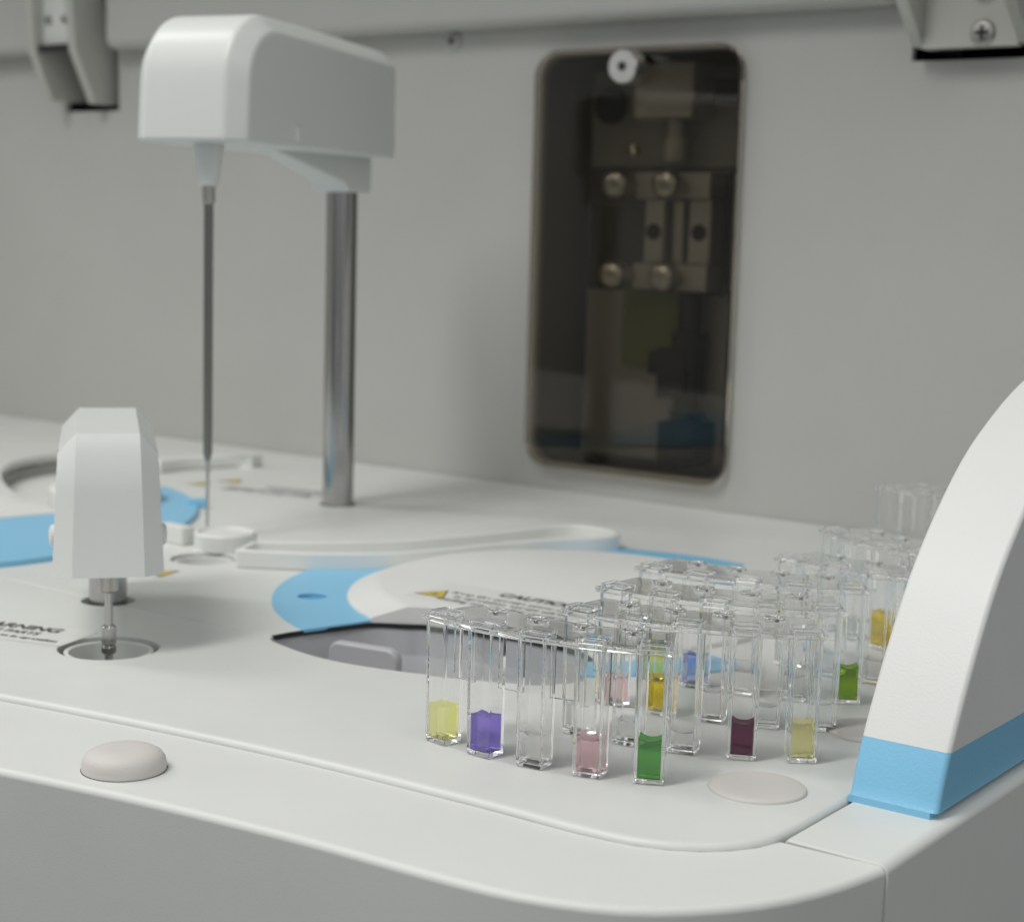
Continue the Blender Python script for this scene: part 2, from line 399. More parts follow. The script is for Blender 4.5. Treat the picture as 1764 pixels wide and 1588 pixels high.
def cheek(bm, x, w_, pts):
    loft(bm, [[(x, y, z) for y, z in pts], [(x + w_, y, z) for y, z in pts]], True, True)
    bevel_sharp(bm, 40, 0.0008, 2)
def screw(name, c, r, parent=None, m='nickel', axis='Y', h=0.0016):
    """Domed screw head with a cross recess."""
    bm = bmesh.new(); lathe(bm, [(r, 0), (r, h * 0.35), (r * 0.85, h * 0.8), (r * 0.45, h), (0, h)], c, 32, axis)
    o = obj(name, bm, M[m], parent, world=True)
    bm = bmesh.new(); a = r * 0.52; b = r * 0.13
    if axis == 'Y':
        box(bm, c[0] - a, c[0] + a, c[1] - h - 0.0002, c[1] - h + 0.0002, c[2] - b, c[2] + b)
        box(bm, c[0] - b, c[0] + b, c[1] - h - 0.00021, c[1] - h + 0.0002, c[2] - a, c[2] + a)
    else:
        box(bm, c[0] + h - 0.0002, c[0] + h + 0.0002, c[1] - a, c[1] + a, c[2] - b, c[2] + b)
        box(bm, c[0] + h - 0.0002, c[0] + h + 0.00021, c[1] - b, c[1] + b, c[2] - a, c[2] + a)
    s = obj('cross_recess', bm, M['dark'], None, smooth=False)
    s.parent = o
    s.data.transform((o.parent.matrix_basis if o.parent else Matrix()).inverted())
    return o
# hinge arms
t = thing('lid_hinge', 'grey lid hinge with two cheek plates left of the sampling arm', 'hinge', (-0.7570, 0.63, 0.18), group='hinges of the raised lid')
pr = [(0.66, 0.240), (0.596, 0.240), (0.600, 0.205), (0.622, 0.1765), (0.66, 0.1765)]
bm = bmesh.new(); cheek(bm, -0.7790, 0.006, [(0.66, 0.240), (0.604, 0.240), (0.606, 0.205), (0.618, 0.1795), (0.66, 0.1795)]); obj('cheek_plate', bm, M['cast'], t)
bm = bmesh.new(); cheek(bm, -0.7490, 0.006, [(0.66, 0.240), (0.606, 0.240), (0.609, 0.205), (0.6225, 0.1775), (0.66, 0.1775)]); obj('cheek_plate', bm, M['cast'], t)
bx('bridge_plate', (-0.7730, -0.7490, 0.612, 0.616, 0.2085, 0.240), M['shell'], t)
bx('pivot_block', (-0.7730, -0.7490, 0.6085, 0.6115, 0.2045, 0.2080), M['black'], t)
for x_ in (-0.7680, -0.7545):
    screw('screw', (x_, 0.612, 0.2215), 0.0026, t)
t = thing('lid_hinge', 'grey lid hinge with a cross-head screw above the right end of the wall', 'hinge', (-0.245, 0.63, 0.19), group='hinges of the raised lid')
bm = bmesh.new(); cheek(bm, -0.2750, 0.005, [(0.66, 0.240), (0.598, 0.240), (0.604, 0.205), (0.622, 0.1885), (0.66, 0.1885)]); obj('cheek_plate', bm, M['cast'], t)
bm = bmesh.new(); cheek(bm, -0.2330, 0.005, [(0.66, 0.240), (0.592, 0.240), (0.598, 0.205), (0.620, 0.1885), (0.66, 0.1885)]); obj('cheek_plate', bm, M['cast'], t)
bx('bridge_plate', (-0.2700, -0.2330, 0.621, 0.626, 0.1875, 0.240), M['cast'], t)
screw('screw', (-0.2465, 0.621, 0.1925), 0.0048, t)
screw('screw', (-0.2465, 0.621, 0.2080), 0.0048, t)
s = screw('wall_screw', (-0.5046, WY, 0.2012), 0.0042, None, 'wall', h=0.002)
tag(s, 'small pale round screw head on the back wall just under the lid', 'screw')

# ------------------------------------------------------------------ smoked window and the pump behind it
t = thing('window_cover', 'dark smoked acrylic cover with rounded corners over the pump on the back wall', 'window cover', (-0.4023, WY, 0.0105))
me = wall_plate_mesh(rrect(-0.4545, 0.0105, -0.3505, 0.1945, 0.0115, 10), [], WY - 0.0055, 0.0045, 0.0011, 3)
link('pane', me, M['smoke'], t)
k = lat('thumbscrew', [(0.0030, -0.004), (0.0030, 0.004), (0.0066, 0.004), (0.0070, 0.0046), (0.0070, 0.0122), (0.0064, 0.0130), (0.0040, 0.0130), (0.0036, 0.0126), (0, 0.0126)],
        (-0.4000, WY - 0.0056, 0.1850), M['silver'], t, 40, 'Y')
lat('hex_socket', [(0.0021, 0), (0.0021, 0.0004), (0, 0.0004)], (-0.4000, WY - 0.0056 - 0.0126, 0.1850), M['dark'], None, 6, 'Y').parent = k
c_ = [o for o in k.children][0]; c_.data.transform(t.matrix_basis.inverted())

PY = WY + 0.030
t = thing('syringe_pump', 'syringe pump with pale clamp bars and round knobs seen through the smoked cover', 'pump', (-0.398, PY, 0.02))
bx('mounting_plate', (-0.452, -0.372, PY + 0.010, PY + 0.014, 0.012, 0.19), M['mount'], t)
bx('lower_panel', (-0.4515, -0.3725, PY + 0.0092, PY + 0.00995, 0.0125, 0.0900), M['inner'], t)
bx('upper_panel', (-0.4515, -0.3725, PY + 0.0092, PY + 0.00995, 0.1460, 0.1895), M['inner'], t)
bx('motor_block', (-0.4165, -0.3870, PY - 0.010, PY + 0.0090, 0.1665, 0.1900), M['block'], t)
lat('nozzle', [(0, 0), (0.0050, 0), (0.0050, 0.010), (0.0038, 0.0115), (0.0038, 0.018), (0, 0.018)], (-0.4005, PY, 0.1482), M['block'], t, 32)
for z0 in (0.1315, 0.0915):
    bx('clamp_bar', (-0.4170, -0.3790, PY - 0.006, PY + 0.0099, z0, z0 + 0.0115), M['block'], t)
    for x in (-0.4205, -0.3945):
        lat('knob', [(0.0045, 0), (0.0045, 0.006), (0.0062, 0.006), (0.0066, 0.0066), (0.0066, 0.0115), (0.0060, 0.0130), (0.0044, 0.0142), (0.0024, 0.0147), (0, 0.0148)], (x, PY - 0.0061, z0 + 0.0058), M['nickel'], t, 32, 'Y')
bx('valve_block', (-0.4125, -0.4030, PY - 0.004, PY + 0.0099, 0.1035, 0.1310), M['block'], t)
bx('valve_block', (-0.3900, -0.3790, PY - 0.004, PY + 0.0099, 0.1035, 0.1310), M['block'], t)
for x in (-0.4078, -0.3845):
    lat('port_hole', [(0.0036, 0), (0.0036, 0.0006), (0, 0.0006)], (x, PY - 0.0041, 0.1170), M['dark'], t, 28, 'Y')
lat('syringe_barrel', [(0, 0), (0.0040, 0), (0.0040, 0.027), (0, 0.027)], (-0.3965, PY, 0.1037), M['nickel'], t, 28)
lat('ball_stud', [(0, -0.0032), (0.0022, -0.0022), (0.0032, 0), (0.0022, 0.0022), (0, 0.0032)], (-0.4195, PY - 0.004, 0.1525), M['nickel'], t, 24)
bx('side_rail', (-0.3720, -0.3640, PY - 0.004, PY + 0.012, 0.095, 0.143), M['dark'], t)
lat('plunger', [(0, 0), (0.0055, 0), (0.0055, 0.020), (0.0075, 0.0205), (0.0075, 0.026), (0.0060, 0.0265), (0.0060, 0.044), (0.0080, 0.0445), (0.0080, 0.060), (0.0055, 0.0605), (0.0055, 0.078), (0, 0.078)], (-0.3890, PY - 0.001, 0.0125), M['black'], t, 32)
bx('slide_block', (-0.4000, -0.3860, PY - 0.010, PY + 0.009, 0.0440, 0.0660), M['black'], t)
bx('slide_block', (-0.4060, -0.3990, PY - 0.008, PY + 0.009, 0.0540, 0.0640), M['black'], t)
bx('slide_block', (-0.3990, -0.3800, PY - 0.009, PY + 0.009, 0.0140, 0.0330), M['black'], t)
bx('olive_panel', (-0.4280, -0.3985, PY + 0.004, PY + 0.0095, 0.056, 0.091), M['olive'], t)
o = lat('cable_gland', [(0.0078, 0), (0.0078, 0.004), (0.0066, 0.005), (0, 0.005)], (-0.4400, PY + 0.0091, 0.1735), M['black'], t, 32, 'Y')
bx('terminal_block', (-0.3790, -0.3660, PY - 0.006, PY + 0.0090, 0.173, 0.183), M['black'], t)

# ------------------------------------------------------------------ side upright
t = thing('side_upright', 'white curved side upright with a bright blue band round its foot', 'upright', (-0.137, 0.33, -0.0004))
curve = spline([(0.3217, -0.0003), (0.3265, 0.0122), (0.3376, 0.0315), (0.3504, 0.0485), (0.3690, 0.0648), (0.3867, 0.0748), (0.4096, 0.0835), (0.45, 0.0935), (0.52, 0.100), (0.6322, 0.104)], 8)
lo = [p for p in curve if p[1] < 0.0119]; hi = [p for p in curve if p[1] > 0.0126]
pf = lambda z: 0.3217 + (0.3265 - 0.3217) * (z / 0.0122)
def upright(bm, prof, x0, x1, bev, keep):
    loft(bm, [[(x0, y, z) for y, z in prof], [(x1, y, z) for y, z in prof]], True, True)
    bm.normal_update()
    es = [e for e in bm.edges if e.calc_face_angle(0) > radians(30) and not all(keep(v.co) for v in e.verts)]
    bmesh.ops.bevel(bm, geom=es, offset=bev, segments=3, profile=0.5, affect='EDGES', clamp_overlap=True)
jz = lambda y: 0.0122 - 0.002 * (y - 0.3265) / 0.3055
bm = bmesh.new(); upright(bm, [(0.3265, 0.01223)] + hi + [(0.6322, 0.01023)], -0.1467, -0.1270, 0.0012, lambda c: c.z < jz(c.y) + 0.0001); obj('body', bm, M['upright'], t)
bm = bmesh.new()
upright(bm, [(0.3217, 0.0006)] + [p for p in lo if p[1] > 0.001] + [(0.3265, 0.0122), (0.6320, 0.0102), (0.6320, 0.0006)], -0.1467, -0.1270, 0.0012, lambda c: c.z > jz(c.y) - 0.0001 or c.z < 0.0007)
obj('blue_band', bm, M['band'], t)
bx('foot_tab', (-0.1466, -0.1286, 0.32158, 0.3290, -0.0009, 0.00058), M['band'], t, 0)

# ------------------------------------------------------------------ reaction carousel under the worktop's middle
car_c, r_out, r_in = (-0.300, 0.440), 0.0928, 0.0695
t = thing('carousel_cover', 'white round carousel cover with blue ring and caution sticker behind the cuvettes', 'carousel cover', (*car_c, 0))
cut = [(-0.3246, 0.3740), (-0.3157, 0.3797), (-0.3108, 0.3830), (-0.293, 0.3885), (-0.275, 0.3905), (-0.2525, 0.3893)]
a_e2 = radians(82)
a_s = atan2(0.3515 - car_c[1], -0.3316 - car_c[0]) + 2 * pi; a_e = radians(-35)
a_i = atan2(cut[0][1] - car_c[1], cut[0][0] - car_c[0]) + 2 * pi
ring = circle(car_c, r_out, 90, a_e2, a_s, False) + [(-0.3290, 0.3605), (-0.3249, 0.3735)] + circle(car_c, r_in, 80, a_i - 0.02, a_e2, False)
ring2 = circle(car_c, r_out, 40, radians(-54), radians(-24), False) + circle(car_c, 0.078, 40, radians(-24), radians(-52), False)
finger = circle((-0.3601, 0.3868), 0.0046, 32)
link('blue_ring', plate_mesh(ring, [finger], 0.0007, 0.0012, 0.0003, 2), M['blue'], t)
link('blue_ring', plate_mesh(ring2, [], 0.0007, 0.0012, 0.0003, 2), M['blue'], t)
lat('finger_dimple', [(0.0046, 0.0002), (0.0046, -0.0020), (0.0040, -0.0036), (0.0020, -0.0042), (0, -0.0043)], (-0.3601, 0.3868, 0.0), M['blue'], t, 32)
# cover: sloped rim, flat top, cut square along the loading opening
a0 = atan2(cut[-1][1] - car_c[1], cut[-1][0] - car_c[0])
arc = circle(car_c, 0.0695, 90, a0 + 0.03, a_i - 0.03, False)
SLO = 0.010
bot = arc + cut
top = []
for p in arc:
    d = Vector((car_c[0] - p[0], car_c[1] - p[1])).normalized() * SLO; top.append((p[0] + d.x, p[1] + d.y))
# near the opening the slope ends at the cut face
tt = [(-0.3150, 0.3803), (-0.3128, 0.3818), (-0.3108, 0.3830), (-0.293, 0.3885), (-0.2745, 0.3902), (-0.2625, 0.3898)]
topc = [p for p in top]
def inside(p):      # keep the sloped top behind the cut face
    x, y = p
    yc = 0.3740 + (x + 0.3246) * 0.6 if x < -0.3108 else (0.3830 + (x + 0.3108) * 0.33 if x < -0.293 else 0.3888)
    return (x, max(y, yc + 0.0006))
topc = [inside(p) for p in topc]
bm = bmesh.new()
rb = [(x, y, 0.0009) for x, y in bot]
def lerp(a, b, s): return (a[0] + (b[0] - a[0]) * s, a[1] + (b[1] - a[1]) * s)
TP = topc + tt
HZ = 0.0052
r1 = [(*lerp(b, q, 0.04), 0.0016) for b, q in zip(bot, TP)]
r2 = [(*lerp(b, q, 0.80), HZ - 0.0006) for b, q in zip(bot, TP)]
r3 = [(*lerp(b, q, 0.94), HZ - 0.0001) for b, q in zip(bot, TP)]
r4 = [(*lerp(q, (car_c[0], car_c[1]), 0.02), HZ) for q in TP]
loft(bm, [[(x, y, -0.0005) for x, y in bot], rb, r1, r2, r3, r4], True, True)
cov = obj('cover', bm, M['cover'], t, ang=50)
# caution sticker lying on the cover
LZc = HZ + 0.00006
o0 = Vector(at(856, 1026, HZ)); o1 = Vector(at(985, 1048, HZ)); d = (o1 - o0).normalized(); up = Vector((-d.y, d.x))
wl = (o1 - o0).length
def lay(bm, z, ox, dx):
    for v in bm.verts:
        p = ox + dx * v.co.x + Vector((-dx.y, dx.x)) * v.co.y; v.co = (p.x, p.y, z + v.co.z)
    return bm
def triangle_sign(bm, x, y, s):
    """Warning triangle: black rim, yellow field, black bolt."""
    n0 = len(bm.faces)
    def tri(s2, z, mi, cx=x, cy_=y):
        r = s2 / sqrt(3)
        v = [bm.verts.new((cx + r * cos(a), cy_ + r * sin(a), z)) for a in (pi / 2, pi / 2 + 2 * pi / 3, pi / 2 + 4 * pi / 3)]
        f = bm.faces.new(v); f.material_index = mi
    tri(s, 0.00001, 1); tri(s * 0.84, 0.00003, 2)
    q = s * 0.16
    v = [bm.verts.new((x + a * q, y + b * q, 0.00005)) for a, b in ((0.1, 1.3), (-0.75, -0.15), (-0.1, -0.1), (-0.5, -1.1), (0.75, 0.25), (0.05, 0.2))]
    f = bm.faces.new(v); f.material_index = 1
def sticker(name, lines, tri, rect, org, dirv, z, parent=None, soft=None):
    bm = text_mesh(lines)
    for f in bm.faces: f.material_index = 3 if soft else 1
    if soft:   # first line in solid ink
        pass
    for x, y, s in tri: triangle_sign(bm, x, y, s)
    for x0, y0, x1, y1 in rect:
        v = [bm.verts.new(p) for p in ((x0, y0, -0.00003), (x1, y0, -0.00003), (x1, y1, -0.00003), (x0, y1, -0.00003))]
        f = bm.faces.new(v); f.material_index = 0
    lay(bm, z, org, dirv)
    me = bpy.data.meshes.new(name); bm.to_mesh(me); bm.free()
    bm = bmesh.new(); bm.from_mesh(me)
    for f in bm.faces:
        if f.normal.z < -0.5 and f.material_index in (0, 2): f.normal_flip()
    bm.to_mesh(me); bm.free()
    return link(name, me, [M['film'], M['ink'], M['yellow'], M['softink']], parent, True, False)
S_ = wl / 0.62
CS = 0.0062
lines = [('CAUTION', CS, 0.0, 0.0, 0.00028, 'LEFT'),
         ('Keep the cuvette cover closed', CS * 0.62, 0.011, -0.0062, 0.00010, 'CENTER'),
         ('in operation except when', CS * 0.62, 0.011, -0.0108, 0.00010, 'CENTER'),
         ('loading or unloading cuvettes', CS * 0.62, 0.011, -0.0154, 0.00010, 'CENTER')]
tr = Vector(at(752, 1023, HZ)) - o0; trl = (tr.dot(d), tr.dot(up))
lb = sticker('caution_sticker', lines, [], [(-0.022, -0.0180, 0.034, 0.0068)], o0, d, LZc)
lb.data.transform(t.matrix_basis.inverted()); lb.parent = cov
ld = sticker('warning_triangle', [], [(0, 0, 0.0115)], [], Vector(at(750, 1023, HZ)), Vector((cos(radians(120)), sin(radians(120)))), LZc)
ld.data.transform(t.matrix_basis.inverted()); ld.parent = cov

# loading tray in the opening
t = thing('loading_tray', 'grey loading tray sunk in the leaf-shaped opening left of the cuvettes', 'tray', (-0.29, 0.36, -0.012))
bm = bmesh.new()
ro = offset_poly(recess, 0.0001) if area2(recess) > 0 else offset_poly(recess, -0.0001)
ri = offset_poly(recess, 0.003) if area2(recess) > 0 else offset_poly(recess, -0.003)
loft(bm, [[(x, y, -0.0010) for x, y in ro], [(x, y, -0.0085) for x, y in ri]], False, True)
obj('tray_floor', bm, M['grey'], t)
bk = spline([(-0.3345, 0.3423), (-0.3333, 0.3500)] + [(-0.3300, 0.3603), (-0.3246, 0.3742), (-0.3157, 0.3799), (-0.3108, 0.3832), (-0.293, 0.3887), (-0.275, 0.3907), (-0.256, 0.3872), (-0.246, 0.3747)], 6)
bi = offset_poly(bk, -0.0009, False)
bm = bmesh.new()
loft(bm, [[(x, y, 0.00005) for x, y in bi], [(x, y, 0.00005) for x, y in bk], [(x, y, -0.0013) for x, y in bk], [(x, y, -0.0013) for x, y in bi], [(x, y, 0.00005) for x, y in bi]], False, False, False)
obj('gasket', bm, M['black'], t)
bm = bmesh.new()
g0, g1 = Vector(at(570, 1100, -0.0006)), Vector(at(690, 1119, -0.0006))
gd = (g1 - g0).normalized(); gn = Vector((gd.y, -gd.x)); L = (g1 - g0).length
outl = rrect(0, -0.012, L, -0.0006, 0.0036, 8)
rings = []
for s, o_ in ((-0.0019, 0.0010), (-0.0016, 0.0004), (-0.0009, 0.0), (0.0009, 0.0), (0.0016, 0.0004), (0.0019, 0.0010)):
    q = offset_poly(outl, o_)
    rings.append([(g0.x + gd.x * u + gn.x * s, g0.y + gd.y * u + gn.y * s, v) for u, v in q])
loft(bm, rings, True, True); obj('grip', bm, M['grip'], t, ang=50)

# ------------------------------------------------------------------ curved trough and wash wells
tf = spline([(-0.4108, 0.4043), (-0.3890, 0.4180), (-0.3705, 0.4375), (-0.3610, 0.4590), (-0.3545, 0.4800), (-0.3460, 0.4990), (-0.3365, 0.5130), (-0.3345, 0.5230), (-0.3400, 0.5300),
             (-0.3500, 0.5330), (-0.3600, 0.5300), (-0.3655, 0.5210), (-0.3690, 0.5060), (-0.3765, 0.4810), (-0.3855, 0.4590), (-0.4030, 0.4360), (-0.4188, 0.4212)], 6)
outer = tf + [(-0.4195, 0.4190), (-0.4135, 0.4068), (-0.4125, 0.4048)]
inner_t = offset_poly(outer, 0.0026 if area2(outer) > 0 else -0.0026)
o = link('curved_trough', plate_mesh(outer, [inner_t], 0.0062, 0.0062, 0.0008, 3), M['cover'])
obj2 = plate_mesh(offset_poly(inner_t, -0.0003 if area2(inner_t) > 0 else 0.0003), [], 0.0016, 0.0012, 0.0001, 1)
link('trough_floor', obj2, M['shell'], o)
tag(o, 'white raised curved trough wall sweeping round behind the blue ring', 'trough')
t = thing('wash_well', 'white round raised wash well directly under the needle tip', 'wash well', (-0.4370, 0.4240, 0))
lat('ring_wall', [(0.0112, 0), (0.0112, 0.0055), (0.0106, 0.0062), (0.0098, 0.0062), (0.0094, 0.0058), (0.0090, 0.0052), (0, 0.0052)], (-0.4400, 0.4268, 0), M['cover'], t)
bm = bmesh.new(); a_, b2 = Vector(at(283, 930, 0)), Vector(at(322, 938, 0))
box(bm, -0.0072, 0.0072, -0.003, 0.003, 0, 0.0066, 0.0009)
ang = atan2((b2 - a_).y, (b2 - a_).x)
for v in bm.verts:
    x, y = v.co.x, v.co.y; c0 = (a_ + b2) / 2
    v.co.x = c0.x + x * cos(ang) - y * sin(ang); v.co.y = c0.y + x * sin(ang) + y * cos(ang)
tag(obj('stop_block', bm, M['cover']), 'small white raised block beside the round wash well', 'block')
def cup(name, label, c, R, lip, depth, m='cover'):
    t = thing(name, label, 'well', (c[0], c[1], -depth))
    lat('cup', [(R, -0.0010), (R - lip, -0.0010), (R - lip - 0.0003, -0.0016), (R - lip - 0.0008, -depth), (0, -depth)], (*c, 0), M['shell'], t)
    return t
t = cup('mixing_well', 'round white-rimmed well under the mixing rod', mix_c, 0.0120, 0.0012, 0.018)
lat('outer_sleeve', [(0.0136, -0.0045), (0.0135, -0.006), (0.0121, -0.006), (0.0121, -0.016)], (*mix_c, 0), M['inner'], t)
t = cup('rinse_well', 'empty round well sunk in the worktop near the wash well', small_c, 0.0100, 0.0010, 0.012)
lat('outer_sleeve', [(0.0112, -0.003), (0.0111, -0.005), (0.0101, -0.005), (0.0101, -0.011)], (*small_c, 0), M['inner'], t)

# ------------------------------------------------------------------ reagent carousel at the left
t = thing('reagent_carousel', 'big round reagent carousel with blue outer ring behind the mixing arm', 'carousel', (*left_c, 0))
R_ = 0.127
edge = [(-0.5270, 0.4330), (-0.5312, 0.4228), (-0.5360, 0.4020), (-0.5430, 0.3700), (-0.5550, 0.3300), (-0.5700, 0.3000)]
inner_edge = spline([(-0.5530, 0.4900), (-0.5450, 0.4620), (-0.5340, 0.4420)] + edge, 5)
blue = circle(left_c, R_, 120, radians(-60), radians(74), False) + inner_edge
ringm = plate_mesh(blue, [], 0.0020, 0.0030, 0.0005, 2)
link('blue_ring', ringm, M['blue'], t)
hp = Vector(at(345, 862, 0.003))
bm = bmesh.new(); c0 = Vector(left_c); dr = (hp - c0).normalized(); dn = Vector((-dr.y, dr.x))
for_r = []
outl = rrect(R_ - 0.004, -0.0022, R_ + 0.0045, 0.0022, 0.0016, 6)
loft(bm, [[(c0.x + dr.x * u + dn.x * v, c0.y + dr.y * u + dn.y * v, z) for u, v in offset_poly(outl, s)] for z, s in ((0.0002, 0), (0.0032, 0), (0.0038, 0.0006))], True, True)
obj('finger_tab', bm, M['blue'], t, ang=50)
tb = offset_poly(spline(edge, 5), -0.0003, False) + [(-0.70, 0.30), (-0.70, 0.44), (-0.60, 0.438), (-0.56, 0.430), (-0.535, 0.4305)]
link('turntable', plate_mesh(tb, [], 0.0024, 0.0020, 0.0004, 2), M['cover'], t)
bm = bmesh.new()
t2 = thing('sample_well', 'wide shaded round well beside the reagent carousel at the far left', 'well', (*well_c, -0.011))
bm = bmesh.new()
sg = -1 if area2(left_well) > 0 else 1
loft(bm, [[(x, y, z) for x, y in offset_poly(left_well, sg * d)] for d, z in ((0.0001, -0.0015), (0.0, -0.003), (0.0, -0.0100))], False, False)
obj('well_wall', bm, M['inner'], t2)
bm = bmesh.new(); loft(bm, [[(x, y, z) for x, y in left_well] for z in (-0.0110, -0.0098)], True, True)
obj('well_floor', bm, M['cover'], t2)
rc = at(182, 868, 0)
lat('rotor', [(0, -0.0096), (0.0225, -0.0096), (0.0225, 0.0066), (0.0215, 0.0080), (0.018, 0.0084), (0, 0.0084)], (*rc, 0), M['cover'], t2, 80)
# low rim at the back
rim = [at(250, 790, 0.006), at(300, 784, 0.006), at(360, 781, 0.006), at(420, 779, 0.006), at(452, 781, 0.006)]
p = spline([(x, min(y, 0.622)) for x, y in rim], 6)
outl = p + list(reversed(offset_poly(p, -0.010, False)))
tag(link('rear_rim', plate_mesh(outl, [], 0.006, 0.006, 0.0015, 3), M['cover']), 'low white raised rim at the foot of the back wall behind the needle', 'rim')

# ------------------------------------------------------------------ stickers on the worktop
def sticker_at(name, label, lines, tri, rect, p0, p1, group=None):
    a = Vector(at(*p0, 0)); b = Vector(at(*p1, 0)); d = (b - a).normalized()
    o = sticker(name, lines, tri, rect, a, d, 0.00012)
    return tag(o, label, 'sticker', group)
sticker_at('warning_sticker', 'clear WARNING sticker with black lettering left of the mixing well',
           [('WARNING', 0.0061, 0.0195, 0.0, 0.00026, 'RIGHT'), ('MOVING PARTS', 0.0040, 0.0160, -0.0048, 0.00014, 'RIGHT'),
            ('Keep hands clear when in operation', 0.0031, 0.0255, -0.0094, 0.00012, 'RIGHT')],
           [], [(-0.030, -0.0125, 0.029, 0.0065)], (0, 1078), (93, 1090))
a = at(352, 829, 0); b = at(540, 838, 0)
sticker_at('warning_sticker', 'rear sticker with two yellow triangles and grey lettering by the tall pole',
           [('WARNING', 0.0060, 0.030, 0.0015, 0.0001, 'LEFT'), ('Biohazard. Keep hands away', 0.0046, 0.016, -0.0058, 0.00008, 'LEFT'), ('from the moving needle', 0.0046, 0.016, -0.0110, 0.00008, 'LEFT')],
           [(0.001, -0.003, 0.012), (0.008, 0.012, 0.012)], [], (350, 832), (540, 850))
sticker_at('warning_sticker', 'small yellow triangle sticker half hidden behind the mixing arm head', [], [(0, 0, 0.012)], [], (278, 987), (300, 980))

# ------------------------------------------------------------------ rubber pads
def pad(label, c, r, h, edge):
    t = lat('rubber_pad', [(0, -0.0005), (r, -0.0005), (r, h * edge), (r * 0.975, h * (edge + (1 - edge) * 0.35)), (r * 0.90, h * (edge + (1 - edge) * 0.66)), (r * 0.75, h * 0.93), (r * 0.5, h), (r * 0.25, h * 0.99), (0, h * 0.985)],
            (0, 0, 0), M['rubber'], None, 64, ang=60)
    if h > 0.003: lat('gap_shade_ring', [(r + 0.00016, 0.00012), (r - 0.001, 0.00016)], (0, 0, 0), M['dark'], t, 64)  # dark ring paints the shaded crevice round the domed pad
    t.location = (*c, 0); return tag(t, label, 'rubber pad', 'round grey rubber pads on the casing')
pad('flat round grey rubber pad in front of the dark purple cuvette', (-0.1637, 0.3136), 0.0104, 0.0012, 0.3)
o = pad('thick domed grey rubber pad on the front ledge', (-0.2763, 0.2385), 0.0090, 0.0046, 0.28); o.location.z = LZ
bm = bmesh.new()
pad('flat grey rubber pad partly hidden behind the white side upright', (-0.1640, 0.3690), 0.0100, 0.0012, 0.3)

# ------------------------------------------------------------------ arms
def arm_head(path, W, ch, taper=0.0, z0=0.0):
    """Hollow-looking arm cover: side outline (forward, height), width across, chamfered along its edges. Local: +y is forward."""
    inn = offset_poly(path, ch, False)
    inn = [(u, v) for u, v in inn]; inn[0] = (inn[0][0], path[0][1]); inn[-1] = (inn[-1][0], path[-1][1])
    bm = bmesh.new()
    def k(v): return 1 - taper * (v - z0)
    rings = [[(W / 2 * k(v), u, v) for u, v in inn], [((W / 2 - ch) * k(v), u, v) for u, v in path], [(-(W / 2 - ch) * k(v), u, v) for u, v in path], [(-W / 2 * k(v), u, v) for u, v in inn]]
    loft(bm, rings, True, True)
    return bm
# sampling arm: pole at pole_c, needle at nd
nd = Vector((-0.4536, 0.4309)); pc = Vector(pole_c); fdir = (nd - pc).normalized(); LA = (nd - pc).length
rz = atan2(fdir.y, fdir.x) - pi / 2
t = thing('sample_probe', 'large white sampling arm on a tall steel pole with a long thin needle', 'probe arm', (*pole_c, 0), rz)
def fillet_path(pts, n=10):
    return pts
B, T = 0.1432, 0.1882
path = []
F_ = LA + 0.0165
path.append((F_ + 0.0006, B)); path.append((F_, B + 0.012)); path.append((F_ - 0.0006, B + 0.020))
for k in range(1, 13):
    a = pi / 2 * k / 12; path.append((F_ - 0.0008 - 0.024 * (1 - cos(a)), B + 0.0205 + (T - B - 0.0205) * sin(a)))
path += [(F_ - 0.06, T - 0.0006), (0.001, T - 0.0025)]
for k in range(1, 6):
    a = pi / 2 * k / 5; path.append((0.001 - 0.009 * sin(a), T - 0.0025 - 0.009 * (1 - cos(a))))
path.append((-0.0085, B))
bm = arm_head(path, 0.0450, 0.0062, 0.0, B); bevel_sharp(bm, 20, 0.0013, 3)
hd = obj('head_cover', bm, M['arm'], t, world=False, ang=50)
bm = bmesh.new()
sec = [(LA - 0.036, B + 0.0005, 0.0040), (0.012, B - 0.0105, 0.0078), (0.010, B - 0.0140, 0.0085), (-0.0095, B - 0.0140, 0.0085), (-0.0095, B + 0.0005, 0.0085), (0.012, B + 0.0005, 0.0085)]
loft(bm, [[(w_, u, v) for u, v, w_ in sec], [(-w_, u, v) for u, v, w_ in sec]], True, True); bevel_sharp(bm, 25, 0.0010, 3)
obj('neck_bracket', bm, M['arm'], t, world=False)
lat('pole', [(0, -0.02), (0.0064, -0.02), (0.0064, B - 0.0130), (0, B - 0.0130)], (0, 0, 0), M['steel'], t, 40, world=False)
lat('nozzle', [(0, B + 0.002), (0.0056, B + 0.002), (0.0052, B - 0.003), (0.0033, B - 0.0150), (0, B - 0.0150)], (0, LA, 0), M['arm'], t, 32, world=False)
q = lat('needle', [(0, B - 0.0145), (0.0020, B - 0.0145), (0.0020, B - 0.0205), (0.00165, B - 0.0208), (0.00165, 0.0325), (0.0010, 0.0300), (0, 0.0300)], (0, LA, 0), M['needle'], t, 24, world=False)
lat('needle_collar', [(0.0020, B - 0.0148), (0.00225, B - 0.0151), (0.00225, B - 0.0208), (0.0020, B - 0.0211), (0.0010, B - 0.0211)], (0, LA, 0), M['nickel'], t, 24, world=False)
lat('needle_tip', [(0, 0.0299), (0.0009, 0.0299), (0.0009, 0.026), (0.0006, 0.024), (0.00055, 0.0065), (0, 0.0045)], (0, LA, 0), M['nickel'], t, 24, world=False)
lat('cover_screw', [(0.0030, 0.001), (0.0030, -0.0006), (0.0022, -0.0014), (0, -0.0016)], (-0.0225, LA - 0.024, B + 0.0050), M['arm'], t, 28, 'X', world=False)
